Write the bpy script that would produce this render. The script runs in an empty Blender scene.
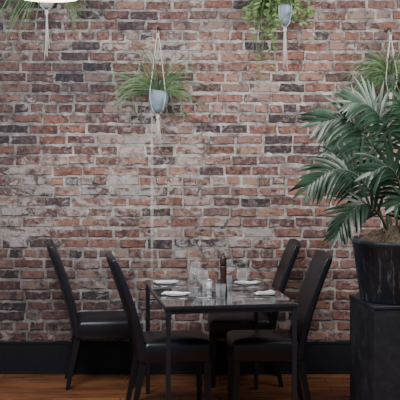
import bpy, math, random
from mathutils import Vector, Matrix
random.seed(7)
C = bpy.context.scene.collection

# ------------------------------------------------------------------ helpers
def mesh_obj(name, verts, faces, mats=(), smooth=False, parent=None, matidx=None):
    me = bpy.data.meshes.new(name)
    me.from_pydata([tuple(v) for v in verts], [], faces)
    for m in mats: me.materials.append(m)
    if matidx:
        me.polygons.foreach_set("material_index", matidx)
    if smooth:
        me.polygons.foreach_set("use_smooth", [True]*len(me.polygons))
    me.update()
    ob = bpy.data.objects.new(name, me)
    C.objects.link(ob)
    if parent: ob.parent = parent
    return ob

def empty(name, loc=(0,0,0), rot=0, label=None, category=None, group=None):
    e = bpy.data.objects.new(name, None)
    e.empty_display_size = .1
    e.location = loc; e.rotation_euler = (0,0,rot)
    C.objects.link(e)
    if label: e["label"]=label
    if category: e["category"]=category
    if group: e["group"]=group
    return e

def tag(o, label=None, category=None, group=None, kind=None):
    if label: o["label"]=label
    if category: o["category"]=category
    if group: o["group"]=group
    if kind: o["kind"]=kind
    return o

def bevel(ob, w=.005, seg=3):
    m = ob.modifiers.new("bevel","BEVEL"); m.width=w; m.segments=seg; m.limit_method='ANGLE'
    ob.data.polygons.foreach_set("use_smooth",[True]*len(ob.data.polygons))
    w2 = ob.modifiers.new("wn","WEIGHTED_NORMAL"); w2.keep_sharp=True
    return ob

def box_data(x0,x1,y0,y1,z0,z1):
    v=[(x0,y0,z0),(x1,y0,z0),(x1,y1,z0),(x0,y1,z0),(x0,y0,z1),(x1,y0,z1),(x1,y1,z1),(x0,y1,z1)]
    f=[(0,3,2,1),(4,5,6,7),(0,1,5,4),(1,2,6,5),(2,3,7,6),(3,0,4,7)]
    return v,f

def box(name,b,mat,parent=None,bw=.004):
    v,f=box_data(*b); o=mesh_obj(name,v,f,[mat],parent=parent)
    if bw: bevel(o,bw)
    return o

def join(parts):
    V=[];F=[]
    for v,f in parts:
        n=len(V); V+=list(v); F+=[tuple(i+n for i in q) for q in f]
    return V,F

def lathe(profile, seg=32, cx=0, cy=0):
    V=[];F=[]
    for r,z in profile:
        for i in range(seg):
            a=2*math.pi*i/seg
            V.append((cx+r*math.cos(a),cy+r*math.sin(a),z))
    for j in range(len(profile)-1):
        for i in range(seg):
            k=(i+1)%seg
            F.append((j*seg+i,j*seg+k,(j+1)*seg+k,(j+1)*seg+i))
    return V,F

def tube(pts, r0, r1=None, seg=6, caps=True):
    pts=[Vector(p) for p in pts]
    if r1 is None: r1=r0
    V=[];F=[];n=len(pts)
    for j,p in enumerate(pts):
        if j==0: t=pts[1]-p
        elif j==n-1: t=p-pts[j-1]
        else: t=pts[j+1]-pts[j-1]
        t.normalize()
        ref=Vector((0,1,0)) if abs(t.y)<.9 else Vector((1,0,0))
        a=t.cross(ref).normalized(); b=t.cross(a)
        r=r0+(r1-r0)*j/(n-1)
        for i in range(seg):
            th=2*math.pi*i/seg
            V.append(p+a*math.cos(th)*r+b*math.sin(th)*r)
    for j in range(n-1):
        for i in range(seg):
            k=(i+1)%seg
            F.append((j*seg+i,j*seg+k,(j+1)*seg+k,(j+1)*seg+i))
    if caps:
        F.append(tuple(range(seg-1,-1,-1))); F.append(tuple(range((n-1)*seg,n*seg)))
    return V,F

def catmull(pts,n=8):
    pts=[Vector(p) for p in pts]
    P=[pts[0]*2-pts[1]]+pts+[pts[-1]*2-pts[-2]]
    out=[]
    for i in range(1,len(P)-2):
        a,b,c,d=P[i-1:i+3]
        for k in range(n):
            t=k/n
            out.append(.5*((2*b)+(c-a)*t+(2*a-5*b+4*c-d)*t*t+(3*b-3*c+d-a)*t**3))
    out.append(pts[-1]); return out

def blade(V,F,p,d,length,width,droop,seg=7,side=None,fold=.25,curl=0):
    p=Vector(p); d=Vector(d).normalized()
    step=length/seg; n0=len(V)
    for j in range(seg+1):
        t=j/seg
        s=d.cross(Vector((0,0,1))) if side is None else Vector(side)-d*Vector(side).dot(d)
        if s.length<1e-3: s=Vector((1,0,0))
        s.normalize()
        up=s.cross(d).normalized()
        w=width*.5*(math.sin(math.pi*min(1,(t*.80+.20)))**.8 if t<1 else .02)
        V.append(p+s*w+up*w*fold); V.append(p.copy()); V.append(p-s*w+up*w*fold)
        p=p+d*step
        d=(d+Vector((0,0,-droop*step))).normalized()
    for j in range(seg):
        a=n0+j*3
        F.append((a,a+1,a+4,a+3)); F.append((a+1,a+2,a+5,a+4))

# ------------------------------------------------------------------ materials
class NT:
    def __init__(s,name):
        s.m=bpy.data.materials.new(name); s.m.use_nodes=True
        s.t=s.m.node_tree; s.b=s.t.nodes["Principled BSDF"]
    def n(s,ty,**kw):
        nd=s.t.nodes.new(ty)
        for k,v in kw.items():
            if k=="inp":
                for a,b in v.items():
                    if isinstance(b,bpy.types.NodeSocket): s.t.links.new(b,nd.inputs[a])
                    else: nd.inputs[a].default_value=b
            else: setattr(nd,k,v)
        return nd
    def link(s,a,b): s.t.links.new(a,b)
    def set(s,k,v):
        if isinstance(v,bpy.types.NodeSocket): s.link(v,s.b.inputs[k])
        else: s.b.inputs[k].default_value=v
    def noise(s,scale,detail=4,rough=.55,vec=None,dist=0):
        nd=s.n("ShaderNodeTexNoise",inp={"Scale":scale,"Detail":detail,"Roughness":rough,"Distortion":dist})
        if vec is None:
            tc=s.n("ShaderNodeTexCoord"); vec=tc.outputs["Object"]
        s.link(vec,nd.inputs["Vector"]); return nd.outputs["Fac"]
    def scaled(s,vec,sc,loc=(0,0,0)):
        mp=s.n("ShaderNodeMapping"); mp.inputs["Scale"].default_value=sc; mp.inputs["Location"].default_value=loc
        s.link(vec,mp.inputs[0]); return mp.outputs[0]
    def ramp(s,fac,stops,interp='LINEAR'):
        r=s.n("ShaderNodeValToRGB"); cr=r.color_ramp; cr.interpolation=interp
        while len(cr.elements)<len(stops): cr.elements.new(.5)
        for e,(p,c) in zip(cr.elements,stops):
            e.position=p
            e.color=(c[0],c[1],c[2],1) if isinstance(c,(tuple,list)) else (c,c,c,1)
        s.link(fac,r.inputs[0]); return r.outputs[0]
    def mix(s,fac,a,b,mode='MIX'):
        nd=s.n("ShaderNodeMix",data_type='RGBA',blend_type=mode)
        for i,v in ((0,fac),(6,a),(7,b)):
            if isinstance(v,bpy.types.NodeSocket): s.link(v,nd.inputs[i])
            else: nd.inputs[i].default_value=(*v,1) if isinstance(v,(tuple,list)) and len(v)==3 else v
        return nd.outputs[2]
    def math(s,op,a,b=0.0,clamp=False):
        nd=s.n("ShaderNodeMath",operation=op,use_clamp=clamp)
        for i,v in ((0,a),(1,b)):
            if isinstance(v,bpy.types.NodeSocket): s.link(v,nd.inputs[i])
            else: nd.inputs[i].default_value=v
        return nd.outputs[0]
    def bump(s,h,strength=.3,dist=.01):
        nd=s.n("ShaderNodeBump",inp={"Height":h,"Strength":strength,"Distance":dist})
        s.link(nd.outputs[0],s.b.inputs["Normal"])
    def obj(s): return s.n("ShaderNodeTexCoord").outputs["Object"]

def simple(name,col,rough=.5,metal=0,var=.15,scale=30,bump=0,coat=0,spec=.5):
    k=NT(name)
    f=k.noise(scale)
    c1=tuple(c*(1-var) for c in col); c2=tuple(min(1,c*(1+var)) for c in col)
    k.set("Base Color",k.ramp(f,[(.3,c1),(.7,c2)]))
    k.set("Roughness",rough); k.set("Metallic",metal); k.set("Coat Weight",coat)
    k.set("Specular IOR Level",spec)
    if bump: k.bump(f,bump,.003)
    return k.m

def region(k,co,cx,cz,rx,rz,soft=.9):
    mp=k.n("ShaderNodeMapping",vector_type='POINT')
    mp.inputs["Location"].default_value=(-cx/rx,0,-cz/rz)
    mp.inputs["Scale"].default_value=(1/rx,0,1/rz)
    k.link(co,mp.inputs["Vector"])
    ln=k.n("ShaderNodeVectorMath",operation='LENGTH'); k.link(mp.outputs[0],ln.inputs[0])
    mr=k.n("ShaderNodeMapRange",inp={"From Min":1.0+soft*.5,"From Max":1.0-soft*.5,"To Min":0,"To Max":1})
    mr.interpolation_type='SMOOTHSTEP'
    k.link(ln.outputs["Value"],mr.inputs[0]); return mr.outputs[0]

def weather(k,co,rnd=None):
    zones=[(-.85,1.32,.75,.25),(-.42,1.80,.22,.35),(-.1,1.5,.30,.25),(.1,.98,.5,.16),(-1.3,1.10,.35,.22),(-.2,2.35,.4,.10)]
    m=None
    for z in zones:
        r=region(k,co,*z,soft=1.3)
        m=r if m is None else k.math('MAXIMUM',m,r)
    fine=k.noise(9,12,.82,k.scaled(co,(1,1,1.5)),.5)
    big=k.noise(2.6,3,.6,co)
    f=k.math('ADD',k.math('MULTIPLY',m,.10),k.math('ADD',fine,k.math('MULTIPLY',k.math('SUBTRACT',big,.5),.30)))
    if rnd is not None: f=k.math('ADD',f,k.math('MULTIPLY',k.math('SUBTRACT',rnd,.5),.10))
    return k.ramp(f,[(.595,0.0),(.63,.75),(.75,1.0)])

def runoff(k,co):
    st=region(k,co,-.345,1.30,.011,.66,soft=.6)
    return k.math('MULTIPLY',st,k.ramp(k.noise(8,4,.6,co),[(.35,.18),(.62,.8)]))

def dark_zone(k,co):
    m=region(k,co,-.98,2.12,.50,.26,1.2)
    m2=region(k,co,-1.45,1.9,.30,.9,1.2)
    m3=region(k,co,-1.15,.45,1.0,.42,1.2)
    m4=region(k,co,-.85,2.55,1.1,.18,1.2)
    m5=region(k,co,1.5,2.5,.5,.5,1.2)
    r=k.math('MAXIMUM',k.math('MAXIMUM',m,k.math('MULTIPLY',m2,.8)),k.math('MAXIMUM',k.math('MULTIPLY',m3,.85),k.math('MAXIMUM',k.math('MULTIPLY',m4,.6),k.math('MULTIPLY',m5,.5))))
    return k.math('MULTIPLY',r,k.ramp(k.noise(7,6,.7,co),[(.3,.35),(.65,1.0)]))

def brick_mat():
    k=NT("old_brick"); co=k.obj()
    at=k.n("ShaderNodeAttribute",attribute_name="brickrand")
    sp=k.n("ShaderNodeSeparateColor"); k.link(at.outputs["Color"],sp.inputs[0])
    base=k.ramp(sp.outputs[0],[(0,(.045,.037,.043)),(.10,(.085,.056,.058)),(.22,(.165,.078,.067)),(.38,(.255,.107,.080)),
        (.5,(.195,.118,.106)),(.62,(.305,.135,.095)),(.75,(.235,.150,.134)),(.88,(.36,.192,.140)),(1,(.37,.27,.235))])
    mott=k.noise(34,8,.75,co,.4)
    base=k.mix(k.ramp(mott,[(.48,.0),(.66,.55)]),base,(.40,.305,.275))
    m2=k.noise(17,8,.72,co)
    base=k.mix(k.ramp(m2,[(.40,.8),(.49,0.0)]),base,(.055,.041,.045))
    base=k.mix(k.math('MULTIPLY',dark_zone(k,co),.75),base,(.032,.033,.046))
    w=weather(k,co,sp.outputs[1])
    base=k.mix(k.math('MULTIPLY',w,.60),base,(.62,.59,.57))
    smear=k.noise(30,8,.78,co,1.0)
    base=k.mix(k.ramp(smear,[(.595,0.0),(.64,.62)]),base,(.40,.37,.35))
    base=k.mix(k.math('MULTIPLY',runoff(k,co),.7),base,(.68,.65,.62))
    k.set("Base Color",base); k.set("Roughness",.93); k.set("Specular IOR Level",.2)
    k.bump(k.noise(55,8,.8,co),1.0,.012)
    return k.m

def mortar_mat():
    k=NT("lime_mortar"); co=k.obj()
    n=k.noise(9,9,.8,co,.5)
    c=k.ramp(n,[(.38,(.080,.070,.068)),(.48,(.27,.243,.228)),(.63,(.56,.525,.495))])
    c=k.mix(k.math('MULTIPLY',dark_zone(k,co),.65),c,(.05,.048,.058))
    c=k.mix(k.math('MULTIPLY',runoff(k,co),.7),c,(.68,.65,.62))
    k.set("Base Color",c); k.set("Roughness",.95); k.set("Specular IOR Level",.2)
    k.bump(k.noise(90,5,.7,co),.8,.008)
    return k.m

def floor_mat():
    k=NT("wood_planks"); co=k.obj()
    br=k.n("ShaderNodeTexBrick",inp={"Color1":(.42,.16,.065,1),"Color2":(.28,.10,.043,1),"Mortar":(.08,.03,.016,1),
        "Scale":1,"Mortar Size":.003,"Brick Width":1.4,"Row Height":.14,"Bias":0})
    br.offset=.37
    k.link(co,br.inputs["Vector"])
    g=k.noise(1.6,4,.5,k.scaled(co,(1.0,16,1)),.4)
    c=k.mix(k.ramp(g,[(.38,.0),(.7,.5)]),br.outputs[0],(.58,.27,.12))
    g3=k.noise(1.5,4,.6,k.scaled(co,(1,4,1),(3,1,0)),.4)
    c=k.mix(k.ramp(g3,[(.42,.6),(.6,0.0)]),c,(.09,.04,.025))
    k.set("Base Color",c); k.set("Roughness",.24)
    k.bump(g,.10,.003)
    return k.m

M_brick=brick_mat(); M_mortar=mortar_mat(); M_floor=floor_mat()
M_base=simple("painted_black_baseboard",(.011,.012,.018),.6,spec=.25)
M_ceil=simple("ceiling_paint",(.35,.33,.31),.9,scale=4)
M_leather=simple("dark_leather",(.008,.009,.014),.34,scale=120,bump=.25,spec=.42)
M_wood=simple("espresso_wood",(.009,.009,.012),.4,scale=40,spec=.35)
M_metal=simple("black_metal",(.012,.013,.019),.35,metal=.0)
k=NT("scuffed_black_pedestal"); co=k.obj()
pn=k.noise(10,8,.8,co,.6)
k.set("Base Color",k.ramp(pn,[(.45,(.012,.013,.020)),(.60,(.026,.028,.038)),(.72,(.07,.075,.09))])); k.set("Roughness",.5); M_pedestal=k.m
k=NT("glossy_black_tabletop"); k.set("Base Color",k.ramp(k.noise(8),[(.3,(.009,.011,.016)),(.7,(.016,.019,.026))])); k.set("Roughness",k.ramp(k.noise(25,4),[(.3,.03),(.7,.09)])); k.set("Coat Weight",1); k.set("Coat IOR",1.55); k.set("Coat Roughness",.03); k.set("Coat Tint",(.88,.95,1,1)); M_top=k.m
def leafmat(name,c1,c2,rough=.45):
    k=NT(name)
    k.set("Base Color",k.ramp(k.noise(9,3),[(.35,c1),(.65,c2)])); k.set("Roughness",rough)
    return k.m
M_palm=leafmat("palm_green",(.007,.024,.013),(.022,.058,.030),.42)
M_stem=simple("palm_stem",(.05,.07,.035),.5)
M_spider=leafmat("spider_plant_green",(.04,.09,.033),(.14,.23,.09))
M_vine=leafmat("vine_green",(.05,.11,.03),(.20,.28,.10))
M_soil=simple("dry_moss",(.085,.060,.040),.95,scale=60,var=.7,bump=.9)
M_cord=simple("cotton_cord",(.55,.52,.47),.9,scale=200)
M_potblue=simple("slate_blue_ceramic",(.17,.225,.28),.5,scale=20,var=.3)
M_potwhite=simple("grey_white_ceramic",(.30,.34,.38),.5,scale=20)
M_potdark=simple("dark_green_ceramic",(.03,.045,.035),.6,scale=20)
M_hook=simple("iron_hook",(.03,.03,.03),.5,metal=.8)
M_china=simple("white_china",(.62,.63,.64),.25,var=.03)
M_napkin=simple("white_linen",(.82,.81,.80),.9,var=.05,scale=200,bump=.3)
M_steel=simple("steel",(.6,.6,.6),.25,metal=1,var=.05)
M_mill=simple("red_brown_mill_wood",(.040,.017,.013),.35,scale=20,var=.3)
M_cream=simple("cream_shade",(.80,.68,.48),.7,var=.05)
k=NT("clear_glass")
lw=k.n("ShaderNodeLayerWeight",inp={"Blend":.35})
k.set("Base Color",k.ramp(k.noise(3),[(0,(.80,.85,.88)),(1,(.88,.91,.93))])); k.set("Roughness",.03)
k.set("Alpha",k.ramp(lw.outputs["Facing"],[(.0,.05),(.50,.14),(.88,.92)])); k.set("Specular IOR Level",.9); M_glass=k.m
k=NT("warm_bulb"); k.set("Base Color",k.ramp(k.noise(3),[(0,(1,.8,.5)),(1,(1,.85,.6))])); k.set("Emission Color",(1,.72,.38,1)); k.set("Emission Strength",6); M_bulb=k.m
k=NT("glazed_planter"); co=k.obj()
sx=k.n("ShaderNodeSeparateXYZ"); k.link(co,sx.inputs[0])
ang=k.math('ARCTAN2',sx.outputs[1],sx.outputs[0])
cb=k.n("ShaderNodeCombineXYZ"); k.link(k.math('MULTIPLY',ang,6.0),cb.inputs[0]); k.link(k.math('MULTIPLY',sx.outputs[2],3.6),cb.inputs[2])
dr=k.noise(1.0,7,.75,cb.outputs[0],.3)
pt=k.noise(14,7,.78,co)
c=k.mix(k.ramp(dr,[(.55,0.0),(.60,.6)]),(.015,.020,.032),(.22,.27,.31))
c=k.mix(k.ramp(pt,[(.48,0.0),(.62,.45)]),c,(.05,.065,.085))
k.set("Base Color",c)
k.set("Roughness",.48); k.bump(pt,.35,.005); M_planter=k.m

# ------------------------------------------------------------------ setting
def brick_wall():
    V=[];F=[];MI=[];COL=[]
    X0,X1,Z0,Z1=-3.2,3.2,0,3.3
    V+= [(X0,0,Z0),(X1,0,Z0),(X1,0,Z1),(X0,0,Z1),(X0,.2,Z0),(X1,.2,Z0),(X1,.2,Z1),(X0,.2,Z1)]
    F+= [(0,1,2,3),(5,4,7,6),(4,0,3,7),(1,5,6,2),(3,2,6,7),(4,5,1,0)]; MI+=[1]*6; COL+=[(0,0,0)]*6
    h=.0745; j=.0145; row=0; z=.004
    R=random.Random(3)
    while z+h<Z1:
        hdr=(row%7==4)
        L=.107 if hdr else .208
        x=X0+(L*.5 if row%2 else 0)+R.uniform(0,.03)+.003
        while x<X1-.04:
            l=L*R.uniform(.90,1.08)
            if not hdr and R.random()<.06: l*=.55
            xe=min(x+l-j*R.uniform(.5,1.4),X1-.003)
            dz=R.uniform(-.004,.004)
            za=z+j*.5+dz+R.uniform(-.002,.003); zb=z+h-j*.5+dz+R.uniform(-.003,.002)
            d=-R.uniform(.002,.015); b=R.uniform(.003,.006)
            tl=R.uniform(-.003,.003)
            nx=3 if hdr else 7; nz=3
            out=[]
            for i in range(nx): out.append((x+(xe-x)*i/nx,za,0,-1))
            for i in range(nz): out.append((xe,za+(zb-za)*i/nz,1,0))
            for i in range(nx): out.append((xe-(xe-x)*i/nx,zb,0,1))
            for i in range(nz): out.append((x,zb-(zb-za)*i/nz,-1,0))
            n=len(V); m=len(out)
            cx,cz=(x+xe)/2,(za+zb)/2
            worn=.25 if R.random()<.15 else .10
            chips=[R.uniform(-.0034,.0022)-(R.random()<worn)*R.uniform(.004,.010) for _ in out]
            for (px,pz,ax,az),c in zip(out,chips):
                sx=(1 if px>cx else -1); sz=(1 if pz>cz else -1)
                V.append((px+c*sx*abs(ax or 0.3),.001,pz+c*sz*abs(az or .3)+tl*(px-cx)/.1))
            for (px,pz,ax,az),c in zip(out,chips):
                sx=(1 if px>cx else -1); sz=(1 if pz>cz else -1)
                ix=px-(b if abs(px-cx)>(xe-x)*.45 else 0)*sx
                iz=pz-(b if abs(pz-cz)>(zb-za)*.45 else 0)*sz
                V.append((ix+c*sx*abs(ax or .3),d+R.uniform(-.0015,.0015),iz+c*sz*abs(az or .3)+tl*(px-cx)/.1))
            F.append(tuple(n+m+i for i in range(m)))
            for i in range(m):
                q=(i+1)%m; F.append((n+i,n+q,n+m+q,n+m+i))
            col=(R.random(),R.random(),R.random())
            MI+=[0]*(m+1); COL+=[col]*(m+1)
            x+=l
        z+=h; row+=1
    o=mesh_obj("wall_back",V,F,[M_brick,M_mortar],matidx=MI)
    at=o.data.color_attributes.new("brickrand",'FLOAT_COLOR','CORNER')
    buf=[]
    for p,c in zip(o.data.polygons,COL):
        buf+= [c[0],c[1],c[2],1.0]*len(p.vertices)
    at.data.foreach_set("color",buf)
    return o
tag(brick_wall(),"old weathered red brick wall with pale mortar",kind="structure")
fl=box("floor",(-3.2,3.2,-9,0.2,-.1,0),M_floor,bw=0); tag(fl,"warm reddish wooden plank floor",kind="structure")
ce=box("ceiling",(-3.2,3.2,-5,0.2,3.3,3.4),M_ceil,bw=0); tag(ce,"plain painted ceiling",kind="structure")
v,f=join([box_data(-3.2,3.2,-.022,-.0005,0,.215),box_data(-3.2,3.2,-.030,-.0005,.0,.02),box_data(-3.2,3.2,-.026,-.0005,.215,.232)])
bb=mesh_obj("baseboard_back",v,f,[M_base]); bevel(bb,.003); tag(bb,"tall black painted baseboard",kind="structure")

A9=math.radians(9)
# ------------------------------------------------------------------ dining table
TL=(-.195,-1.67)
W,L=.77,1.10
def T(u,v):
    return (TL[0]+u*math.cos(A9)-v*math.sin(A9), TL[1]+u*math.sin(A9)+v*math.cos(A9))
tb=empty("dining_table",(*T(W/2,L/2),0),A9,"black rectangular dining table with glossy top and slim legs","table")
box("tabletop",(-W/2,W/2,-L/2,L/2,.732,.752),M_top,tb,.004)
for s,(a,b,c,d) in enumerate([(-W/2+.012,W/2-.012,-L/2+.012,-L/2+.032),(-W/2+.012,W/2-.012,L/2-.032,L/2-.012),(-W/2+.012,-W/2+.032,-L/2+.032,L/2-.032),(W/2-.032,W/2-.012,-L/2+.032,L/2-.032)]):
    box("apron",(a,b,c,d,.705,.732),M_metal,tb,.002)
for sx in(-1,1):
    for sy in(-1,1):
        cx=sx*(W/2-.018); cy=sy*(L/2-.018)
        box("leg",(cx-.013,cx+.013,cy-.013,cy+.013,0,.732),M_metal,tb,.002)

# ------------------------------------------------------------------ chairs
def slab(profile,half,thick,name,mat,parent):
    V=[];F=[];NY=10
    n=len(profile)
    for side in(1,-1):
        for i,(x,z) in enumerate(profile):
            if i==0: tx,tz=profile[1][0]-x,profile[1][1]-z
            elif i==n-1: tx,tz=x-profile[i-1][0],z-profile[i-1][1]
            else: tx,tz=profile[i+1][0]-profile[i-1][0],profile[i+1][1]-profile[i-1][1]
            l=math.hypot(tx,tz); nx,nz=tz/l,-tx/l
            t=i/(n-1)
            for j in range(NY+1):
                y=(j/NY*2-1)
                th=thick*.5*(1+.25*(1-y*y)*math.sin(math.pi*t)) * (.75 if i==n-1 else 1)
                sag=.018*y*y
                zz=.012*(1-y*y)*(t**4)
                V.append((x+nx*th*side+sag, y*half*(1-.03*t), z+nz*th*side+zz))
    N=(NY+1)*n
    def id(s,i,j): return s*N+i*(NY+1)+j
    for i in range(n-1):
        for j in range(NY):
            F.append((id(0,i,j),id(0,i,j+1),id(0,i+1,j+1),id(0,i+1,j)))
            F.append((id(1,i,j+1),id(1,i,j),id(1,i+1,j),id(1,i+1,j+1)))
        F.append((id(0,i,0),id(0,i+1,0),id(1,i+1,0),id(1,i,0)))
        F.append((id(0,i+1,NY),id(0,i,NY),id(1,i,NY),id(1,i+1,NY)))
    for j in range(NY):
        F.append((id(0,n-1,j),id(0,n-1,j+1),id(1,n-1,j+1),id(1,n-1,j)))
        F.append((id(0,0,j+1),id(0,0,j),id(1,0,j),id(1,0,j+1)))
    o=mesh_obj(name,V,F,[mat],parent=parent,smooth=True)
    m=o.modifiers.new("b","BEVEL"); m.width=.010; m.segments=3; m.limit_method='ANGLE'; m.angle_limit=math.radians(50)
    return o

def taperleg(p0,p1,a0,a1):
    (x0,y0,z0),(x1,y1,z1)=p0,p1
    V=[(x0-a0,y0-a0,z0),(x0+a0,y0-a0,z0),(x0+a0,y0+a0,z0),(x0-a0,y0+a0,z0),
       (x1-a1,y1-a1,z1),(x1+a1,y1-a1,z1),(x1+a1,y1+a1,z1),(x1-a1,y1+a1,z1)]
    F=[(0,1,2,3),(7,6,5,4),(0,4,5,1),(1,5,6,2),(2,6,7,3),(3,7,4,0)]
    return V,F

def build_chair():
    e=empty("dining_chair",(0,0,0),0,"x","chair","dining chairs around the table")
    V=[];F=[]
    x0,x1,hw=-.205,.225,.20
    prof=[(.340,.006),(.346,0),(.435,0),(.455,.006),(.466,.022)]
    def rr(ins,n=6,r=.035):
        out=[]
        for cx,cy,a in ((x1-ins-r,hw-ins-r,0),(x0+ins+r,hw-ins-r,90),(x0+ins+r,-hw+ins+r,180),(x1-ins-r,-hw+ins+r,270)):
            for q in range(n+1):
                th=math.radians(a+90*q/n); out.append((cx+r*math.cos(th),cy+r*math.sin(th)))
        return out
    rings=[]
    for z,ins in prof:
        pts=rr(ins); rings.append([len(V)+i for i in range(len(pts))]); V+=[(x,y,z) for x,y in pts]
    m=len(rings[0])
    for a,b in zip(rings,rings[1:]):
        for i in range(m): F.append((a[i],a[(i+1)%m],b[(i+1)%m],b[i]))
    for s,z in((.6,.474),(.25,.478)):
        cx=(x0+x1)/2
        last=rings[-1]
        base=rr(.022); r2=[]
        for x,y in base: r2.append(len(V)); V.append((cx+(x-cx)*s,y*s,z))
        for i in range(m): F.append((last[i],last[(i+1)%m],r2[(i+1)%m],r2[i]))
        rings.append(r2)
    F.append(tuple(rings[-1])); F.append(tuple(reversed(rings[0])))
    mesh_obj("seat",V,F,[M_leather],smooth=True,parent=e)
    prof=[]
    for i in range(17):
        t=i/16
        prof.append((-.212-.185*(t**1.35)+.006*math.sin(math.pi*t),.345+.625*t))
    slab(prof,.20,.043,"backrest",M_leather,e)
    for sy in(-1,1):
        v,f=taperleg((-.195,sy*.165,.350),(-.265,sy*.17,0),.021,.014)
        o=mesh_obj("leg",v,f,[M_wood],parent=e); bevel(o,.003)
        v,f=taperleg((.195,sy*.168,.350),(.20,sy*.17,0),.021,.014)
        o=mesh_obj("leg",v,f,[M_wood],parent=e); bevel(o,.003)
    return e
def copy_tree(e):
    n=e.copy(); C.objects.link(n)
    for ch in list(e.children):
        c=ch.copy(); c.parent=n; C.objects.link(c)
    return n
ch=build_chair()
poses=[((-.175,-1.03,0),A9*1.0,"dark leather dining chair with curved tall back, pushed under table"),
       ((-.655,-.285,0),A9*.9,"dark leather dining chair pulled out from table near brick wall"),
       ((.405,-1.0,0),math.pi+A9*.5,"dark leather high-backed dining chair beside the black pedestal"),
       ((.285,-.245,0),math.pi+.03,"dark leather dining chair tucked between table and brick wall")]
for i,(loc,rot,lab) in enumerate(poses):
    c=ch if i==0 else copy_tree(ch)
    c.location=loc; c.rotation_euler=(0,0,rot); c["label"]=lab

# ------------------------------------------------------------------ pedestal + palm
PC=(1.187,-1.343)
pe=empty("plant_pedestal",(*PC,0),A9,"tall matte black square pedestal under the palm planter","pedestal")
box("body",(-.235,.235,-.235,.235,.03,.725),M_pedestal,pe,.004)
box("top_panel",(-.24,.24,-.24,.24,.725,.742),M_pedestal,pe,.003)
box("plinth",(-.222,.222,-.222,.222,0,.03),M_pedestal,pe,.002)

palm=empty("potted_palm",(PC[0],PC[1],.742),0,"tall palm with long feathery dark fronds in black planter","potted plant")
v,f=lathe([(.0,0),(.222,0),(.232,.008),(.278,.335),(.286,.340),(.288,.362),(.276,.366),(.268,.36),(.255,.325),(0,.325)],56)
mesh_obj("planter",v,f,[M_planter],smooth=True,parent=palm)["label"]="dark glazed tapered planter with pale drips"
V=[];F=[];NR,NS=10,48
for i in range(NR+1):
    for j in range(NS):
        r=.258*i/NR; a=2*math.pi*j/NS
        V.append((r*math.cos(a),r*math.sin(a),.335+.09*(1-(i/NR)**2)+random.uniform(-.016,.016)))
for i in range(NR):
    for j in range(NS):
        F.append((i*NS+j,(i+1)*NS+j,(i+1)*NS+(j+1)%NS,i*NS+(j+1)%NS))
mesh_obj("moss",V,F,[M_soil],smooth=False,parent=palm)["label"]="brown dry moss"

def frond(pts,normal,ll=.27,n=24,start=.32,w=.0245,seed=0,dr=1.0):
    n=int(n*.76)
    R=random.Random(seed)
    P=catmull([Vector(p)-Vector((PC[0],PC[1],.742)) for p in pts],10)
    V,F=tube(P,.008,.003,6)
    V=list(V); nst=len(F)
    N=Vector(normal).normalized()
    m=len(P)-1
    for i in range(n):
        t=start+(1-start)*(i+.5)/n
        k=min(m-1,int(t*m)); fr=t*m-k
        p=P[k].lerp(P[k+1],fr); tan=(P[k+1]-P[k]).normalized()
        S=tan.cross(N).normalized()
        u=(t-start)/(1-start)
        ln=ll*(.62+.58*math.sin(math.pi*min(1,u*.8+.15)))*(1-.20*u)
        for s in(1,-1):
            ang=1.10-.55*u
            d=tan*math.cos(ang)+S*s*math.sin(ang)+N*.12+Vector((R.uniform(-.06,.06),R.uniform(-.12,.12),R.uniform(-.06,.06)))
            blade(V,F,p,d,ln*R.uniform(.85,1.1),w*R.uniform(.85,1.1),R.uniform(2.6,5.0)*dr,9,side=tan-N*.25*s,fold=.22)
    d=(P[-1]-P[-2])
    blade(V,F,P[-1],d,ll*.6,w,2.0,8,side=S)
    mi=[1]*nst+[0]*(len(F)-nst)
    return mesh_obj("frond",V,F,[M_palm,M_stem],smooth=True,parent=palm,matidx=mi)
frond([(1.12,-1.36,1.10),(1.09,-1.36,1.42),(1.00,-1.40,1.68),(.86,-1.44,1.81),(.70,-1.48,1.79)],(.0,-.85,.5),.25,26,.36,seed=1)
frond([(1.12,-1.36,1.10),(1.04,-1.40,1.32),(.92,-1.46,1.48),(.78,-1.52,1.52),(.63,-1.56,1.43)],(-.1,-.85,.5),.24,26,.30,seed=2,dr=1.1)
frond([(1.18,-1.33,1.10),(1.15,-1.33,1.50),(1.10,-1.36,1.76),(1.00,-1.40,1.89),(.89,-1.42,1.91)],(.2,-.8,.5),.20,22,.42,seed=3)
frond([(1.14,-1.38,1.10),(1.05,-1.45,1.25),(.96,-1.52,1.32),(.86,-1.58,1.27),(.79,-1.62,1.16)],(-.3,-.8,.5),.19,20,.26,seed=4)
frond([(1.20,-1.36,1.10),(1.21,-1.40,1.45),(1.26,-1.46,1.65),(1.38,-1.52,1.74),(1.55,-1.58,1.66)],(.2,-.8,.6),.26,22,.28,seed=5)
frond([(1.22,-1.30,1.10),(1.32,-1.26,1.42),(1.45,-1.2,1.60),(1.62,-1.12,1.63),(1.8,-1.05,1.5)],(.1,-.6,.8),.27,20,.32,seed=7)
frond([(1.16,-1.28,1.10),(1.12,-1.20,1.42),(1.04,-1.12,1.62),(.94,-1.05,1.68),(.84,-.98,1.64)],(-.2,-.6,.75),.23,20,.32,seed=8)
frond([(1.21,-1.40,1.10),(1.24,-1.48,1.28),(1.28,-1.55,1.42),(1.36,-1.62,1.46),(1.46,-1.68,1.38)],(.3,-.8,.5),.22,20,.26,seed=9)
frond([(1.24,-1.36,1.10),(1.27,-1.38,1.45),(1.29,-1.40,1.68),(1.26,-1.42,1.82),(1.19,-1.45,1.91)],(.2,-.9,.1),.21,22,.38,seed=14)
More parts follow.
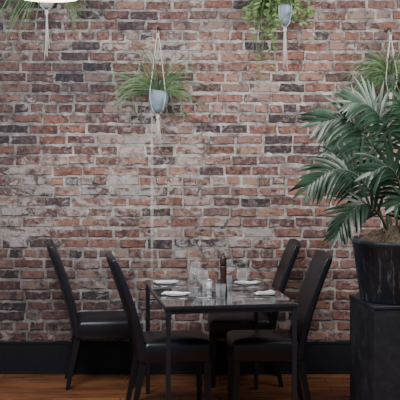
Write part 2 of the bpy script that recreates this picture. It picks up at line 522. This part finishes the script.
frond([(1.17,-1.42,1.10),(1.17,-1.50,1.28),(1.14,-1.57,1.45),(1.07,-1.63,1.54),(.97,-1.67,1.51)],(0,-.9,.4),.21,22,.26,seed=12)
frond([(1.19,-1.44,1.10),(1.20,-1.52,1.20),(1.20,-1.58,1.30),(1.17,-1.64,1.35),(1.10,-1.69,1.32)],(0,-.9,.4),.16,18,.25,seed=15)

# ------------------------------------------------------------------ hanging plants
def hanging(loc,apex,pr,phh,kind,tail,label,potmat,seed,spread=.3,n=70,bias=0,tilt=0,dlo=2.5,dhi=6,ello=.05,elhi=1.3,wl=1.0):
    R=random.Random(seed)
    e=empty("hanging_plant",loc,0,label,"hanging plant","macrame hanging plants on the brick wall")
    v,f=lathe([(0,-phh/2),(pr*.40,-phh*.49),(pr*.62,-phh*.43),(pr*.82,-phh*.28),(pr*.96,-phh*.05),(pr*1.02,phh*.18),(pr*1.0,phh*.40),(pr*.97,phh*.49),(pr*.92,phh*.5),(pr*.9,phh*.36),(0,phh*.36)],32)
    o=mesh_obj("pot",v,f,[potmat],smooth=True,parent=e); o.rotation_euler=(0,tilt,0)
    az=apex-loc[2]; parts=[]
    for i in range(4):
        a=math.pi/4+i*math.pi/2
        c,s=math.cos(a),math.sin(a)
        parts.append(tube([(0,0,az),(c*pr*.25,s*pr*.25,az-.06),(c*pr*1.06,s*pr*1.06,phh*.5),(c*pr*1.06,s*pr*1.06,phh*.1),(c*pr*.72,s*pr*.72,-phh*.42),(0,0,-phh*.5-.025)],.0034,seg=5))
    parts.append(lathe([(0,-phh*.5-.010),(.012,-phh*.5-.018),(.015,-phh*.5-.035),(.009,-phh*.5-.05),(0,-phh*.5-.054)],10))
    for i in range(11):
        a=i*.7; r=.013
        x,y=math.cos(a)*r*R.random(),math.sin(a)*r*R.random()
        l=tail*R.uniform(.7,1)
        parts.append(tube([(x*.5,y*.5,-phh*.5-.04),(x,y,-phh*.5-l*.5),(x*1.6+R.uniform(-.008,.008),y*1.6,-phh*.5-l)],.0034,.0024,5))
    parts.append(lathe([(0,az+.02),(.010,az+.015),(.010,az-.03),(0,az-.035)],8))
    v,f=join(parts); mesh_obj("macrame_hanger",v,f,[M_cord],smooth=True,parent=e)
    hy=-loc[1]
    v,f=join([tube(catmull([(0,hy-.002,az+.03),(0,hy*.5,az+.045),(0,.0,az+.035),(0,-.014,az+.01),(0,0,az-.006),(0,.012,az+.004)],6),.004,seg=8),
              box_data(-.010,.010,hy-.012,hy-.0005,az+.0,az+.055)])
    mesh_obj("wall_hook",v,f,[M_hook],smooth=False,parent=e)
    V=[];F=[]
    top=phh*.38
    if kind=="spider":
        for i in range(n):
            a=R.uniform(0,2*math.pi); el=R.uniform(ello,elhi)
            r=pr*.5*R.random()
            d=Vector((math.cos(a)*math.cos(el)*1.4+bias*.3,math.sin(a)*math.cos(el)*.30-.04,math.sin(el)))
            sd=Vector((R.uniform(-.5,.5),R.uniform(-.6,.6),R.uniform(.4,1)))
            blade(V,F,(math.cos(a)*r,math.sin(a)*r,top),d,spread*R.uniform(.40,1.35),R.uniform(.006,.010)*wl,R.uniform(dlo,dhi),10,side=sd)
        for i in range(9):
            a=R.uniform(0,2*math.pi)
            ex=(math.cos(a)*spread*R.uniform(.4,.9),math.sin(a)*.06-.02,R.uniform(-.16,.05))
            P=catmull([(0,0,top),(ex[0]*.5,ex[1]*.5,top+.10),ex],8)
            v,f=tube(P,.0018,seg=4); k0=len(V); V+=v; F+=[tuple(q+k0 for q in ff) for ff in f]
            for j in range(9):
                b=R.uniform(0,6.28)
                blade(V,F,ex,(math.cos(b),math.sin(b)*.5,R.uniform(-.1,.9)),R.uniform(.05,.1),.008,12,5)
    else:
        for i in range(n):
            lf=R.random()<.60
            ox=(-R.uniform(.03,.26) if lf else R.uniform(.03,.19))
            oy=R.uniform(-.1,.1)
            L_=R.uniform(.0,.13)+ (R.uniform(.05,.44) if (lf and .05<abs(ox)<.22 and R.random()<.42) else 0)
            P=catmull([(0,0,top),(ox*.6,oy*.7,top+R.uniform(.02,.16)),(ox,oy,top-L_*.3+R.uniform(0,.08)),(ox*1.05+R.uniform(-.03,.03),oy,top-L_)],6)
            v,f=tube(P,.0015,seg=4); k0=len(V); V+=v; F+=[tuple(q+k0 for q in ff) for ff in f]
            for q,p in enumerate(P[4:]):
                if R.random()<.35 or (abs(p.x)<.045 and p.z<.06): continue
                b=R.uniform(0,6.28)
                blade(V,F,p,(math.cos(b),math.sin(b)*.6-.2,R.uniform(-.5,.5)),R.uniform(.026,.055),R.uniform(.014,.026),12,4,side=(R.uniform(-1,1),R.uniform(-.4,.4),R.uniform(-1,1)),fold=.15)
    mesh_obj("foliage",V,F,[M_vine if kind=="vine" else M_spider],smooth=True,parent=e)
    return e
hanging((-.295,-.20,1.950),2.43,.070,.155,"spider",.25,"spider plant in slate-blue pot hung by macrame cord",M_potblue,11,.36,125,-.12,.15,1.5,7,.0,1.45,.8)
hanging((-1.075,-.20,2.68),3.12,.070,.15,"spider",.38,"spider plant with long cord tassel hanging on brick wall",M_potwhite,12,.37,95,0,0,3,9,-.5,.9,.8)
hanging((.594,-.20,2.555),3.02,.060,.14,"vine",.32,"trailing leafy vine in grey-blue pot on macrame cord",M_potblue,13,.3,52,-1,0)
hanging((1.335,-.20,2.08),2.42,.050,.11,"spider",.12,"spider plant on cord hanging behind the tall palm",M_potdark,14,.34,230,-.15,0,3,9,-.4,1.4,.8)

# ------------------------------------------------------------------ pendant lamp
pl=empty("pendant_lamp",(-.735,-2.5,2.390),0,"cream dome pendant lamp glowing warmly from above","lamp")
v,f=lathe([(.137,0),(.135,.012),(.118,.055),(.085,.09),(.04,.112),(.02,.118),(.02,.114),(.04,.107),(.082,.085),(.113,.052),(.130,.012),(.137,0)],40)
mesh_obj("lamp_shade",v,f,[M_cream],smooth=True,parent=pl)
v,f=lathe([(0,.03),(.02,.035),(.03,.055),(.022,.08),(.012,.1),(.012,.114)],20)
mesh_obj("bulb",v,f,[M_bulb],smooth=True,parent=pl)
v,f=join([tube([(0,0,.115),(0,0,.89)],.004,seg=8),lathe([(0,.910),(.05,.910),(.05,.895),(.02,.885),(0,.885)],24)])
mesh_obj("cord",v,f,[M_hook],smooth=True,parent=pl)

# ------------------------------------------------------------------ tableware
TZ=.7525
v,f=lathe([(0,.0),(.042,.0),(.046,.0018),(.064,.005),(.066,.0062),(.062,.0062),(.046,.0035),(0,.003)],40)
plate0=mesh_obj("side_plate",v,f,[M_china],smooth=True)
def napkin_mesh(seed):
    V=[];F=[];n=10;m=6
    R=random.Random(seed)
    sk=R.uniform(-.35,.35); tp=R.uniform(.1,.55); ph=R.uniform(0,6)
    for lay,z in ((0,.0),(1,.006)):
        for i in range(n+1):
            for j in range(m+1):
                x=(i/n-.5)*.15; y=(j/m-.5)*.07
                V.append((x+R.uniform(-.003,.003)+y*sk,y*(1-tp*i/n)+.006*math.sin(i*.8+ph),z+(0 if lay==0 else .004*math.sin(i*1.1+ph)*math.cos(j*.9)+.003)))
    N=(n+1)*(m+1); g=lambda l,i,j:l*N+i*(m+1)+j
    for i in range(n):
        for j in range(m):
            F.append((g(1,i,j),g(1,i+1,j),g(1,i+1,j+1),g(1,i,j+1)))
            F.append((g(0,i,j+1),g(0,i+1,j+1),g(0,i+1,j),g(0,i,j)))
        F.append((g(0,i,0),g(0,i+1,0),g(1,i+1,0),g(1,i,0)))
        F.append((g(0,i+1,m),g(0,i,m),g(1,i,m),g(1,i+1,m)))
    for j in range(m):
        F.append((g(0,0,j+1),g(0,0,j),g(1,0,j),g(1,0,j+1)))
        F.append((g(0,n,j),g(0,n,j+1),g(1,n,j+1),g(1,n,j)))
    return V,F
def extrude(poly,z0,z1):
    n=len(poly); V=[(x,y,z0) for x,y in poly]+[(x,y,z1) for x,y in poly]
    F=[tuple(range(n-1,-1,-1)),tuple(range(n,2*n))]+[(i,(i+1)%n,(i+1)%n+n,i+n) for i in range(n)]
    return V,F
kn=extrude([(-.10,-.006),(-.01,-.004),(.0,-.009),(.07,-.009),(.095,-.002),(.10,.004),(0,.005),(-.1,.006)],0,.003)
knife0=mesh_obj("table_knife",*kn,[M_steel]); bevel(knife0,.001,1)
fk=extrude([(-.09,-.006),(-.0,-.003),(.045,-.003),(.055,-.011),(.09,-.011),(.09,-.008),(.06,-.007),(.06,-.003),(.09,-.003),(.09,.003),(.06,.003),(.06,.007),(.09,.008),(.09,.011),(.055,.011),(.045,.003),(0,.003),(-.09,.006)],0,.003)
fork0=mesh_obj("table_fork",*fk,[M_steel])
v,f=lathe([(0,0),(.03,0),(.03,.0015),(.007,.004),(.003,.01),(.003,.07),(.010,.08),(.028,.098),(.033,.12),(.031,.145),(.027,.165),(.0262,.165),(.0302,.145),(.0322,.12),(.027,.0985),(.009,.0815),(0,.08)],32)
wine0=mesh_obj("wine_glass",v,f,[M_glass],smooth=True)
v,f=lathe([(0,0),(.026,0),(.030,.085),(.0292,.085),(.0253,.004),(0,.004)],32)
tum0=mesh_obj("water_glass",v,f,[M_glass],smooth=True)
used=set()
def put(o,loc,rot,label,cat,group):
    n=o if o.name not in used else o.copy()
    if n is not o: C.objects.link(n)
    used.add(o.name); n.location=loc; n.rotation_euler=(0,0,rot)
    tag(n,label,cat,group); return n
settings=[(.12,.42,0),(.12,.93,0),(W-.12,.36,math.pi),(W-.13,.82,math.pi)]
for i,(u,vv,r) in enumerate(settings):
    x,y=T(u,vv); rot=A9+r
    put(plate0,(x,y,TZ),rot,"small round white side plate under a folded napkin","plate","side plates on the table")
    v,f=napkin_mesh(20+i); nap=mesh_obj("folded_napkin",v,f,[M_napkin],smooth=True)
    nap.location=(x,y,TZ+.0065); nap.rotation_euler=(0,0,rot+random.uniform(-.5,.5))
    tag(nap,"folded white linen napkin resting on a side plate","napkin","napkins on the plates")
    sg=1 if r==0 else -1
    x,y=T(u+.02*sg,vv-.105); put(knife0,(x,y,TZ),rot,"steel table knife on the glossy black table","knife","table knives")
    x,y=T(u+.02*sg,vv+.105); put(fork0,(x,y,TZ),rot,"steel table fork on the glossy black table","fork","table forks")
for u,vv in ((.26,.28),(.28,.70),(.50,.30),(.50,.76)):
    x,y=T(u,vv); put(wine0,(x,y,TZ),0,"clear stemmed wine glass standing empty on the table","wine glass","wine glasses on the table")
for u,vv in ((.31,.42),(.30,.92),(.47,.62),(.36,.24)):
    x,y=T(u,vv); put(tum0,(x,y,TZ),0,"clear straight water glass on the black table","glass","water glasses on the table")
x,y=T(.415,.46)
mill=empty("pepper_mill",(x,y,TZ),0,"tall slim dark brown turned wooden pepper mill on table","pepper mill")
v,f=lathe([(0,0),(.023,0),(.024,.02),(.020,.06),(.018,.11),(.021,.155),(.020,.165),(0,.167)],28); mesh_obj("body",v,f,[M_mill],smooth=True,parent=mill)
v,f=lathe([(0,.1675),(.018,.1675),(.021,.18),(.020,.21),(.013,.226),(.006,.231),(.008,.238),(.006,.244),(0,.245)],28); mesh_obj("cap",v,f,[M_mill],smooth=True,parent=mill)
x,y=T(.355,.62)
sh=empty("salt_shaker",(x,y,TZ),0,"small white salt shaker with steel cap on table","salt shaker")
v,f=lathe([(0,0),(.016,0),(.018,.01),(.015,.05),(0,.051)],20); mesh_obj("body",v,f,[M_china],smooth=True,parent=sh)
v,f=lathe([(.0,.051),(.0155,.051),(.015,.062),(.009,.069),(0,.07)],20); mesh_obj("cap",v,f,[M_steel],smooth=True,parent=sh)

# ------------------------------------------------------------------ light
w=bpy.data.worlds.new("World"); bpy.context.scene.world=w; w.use_nodes=True
bg=w.node_tree.nodes["Background"]; bg.inputs[0].default_value=(.84,.91,1,1); bg.inputs[1].default_value=.30
def area(name,loc,target,size,energy,col):
    l=bpy.data.lights.new(name,'AREA'); l.shape='RECTANGLE'; l.size=size[0]; l.size_y=size[1]; l.energy=energy; l.color=col
    o=bpy.data.objects.new(name,l); C.objects.link(o); o.location=loc
    o.rotation_euler=(Vector(target)-Vector(loc)).to_track_quat('-Z','Y').to_euler(); return o
area("window_light",(-.9,-2.5,2.5),(.1,0,1.65),(1.0,1.0),80,(.95,.97,1))
area("right_front_light",(1.7,-2.2,2.75),(.5,-.1,1.5),(.9,.9),66,(1,.97,.94))  # weaker second area light added at the right front

# ------------------------------------------------------------------ camera
cd=bpy.data.cameras.new("camera"); cam=bpy.data.objects.new("camera",cd); C.objects.link(cam)
cam.location=(0,-7.8,1.75); cam.rotation_euler=(math.radians(90),0,0)
cd.sensor_width=36; cd.lens=97.65; cd.shift_y=-.175
bpy.context.scene.camera=cam
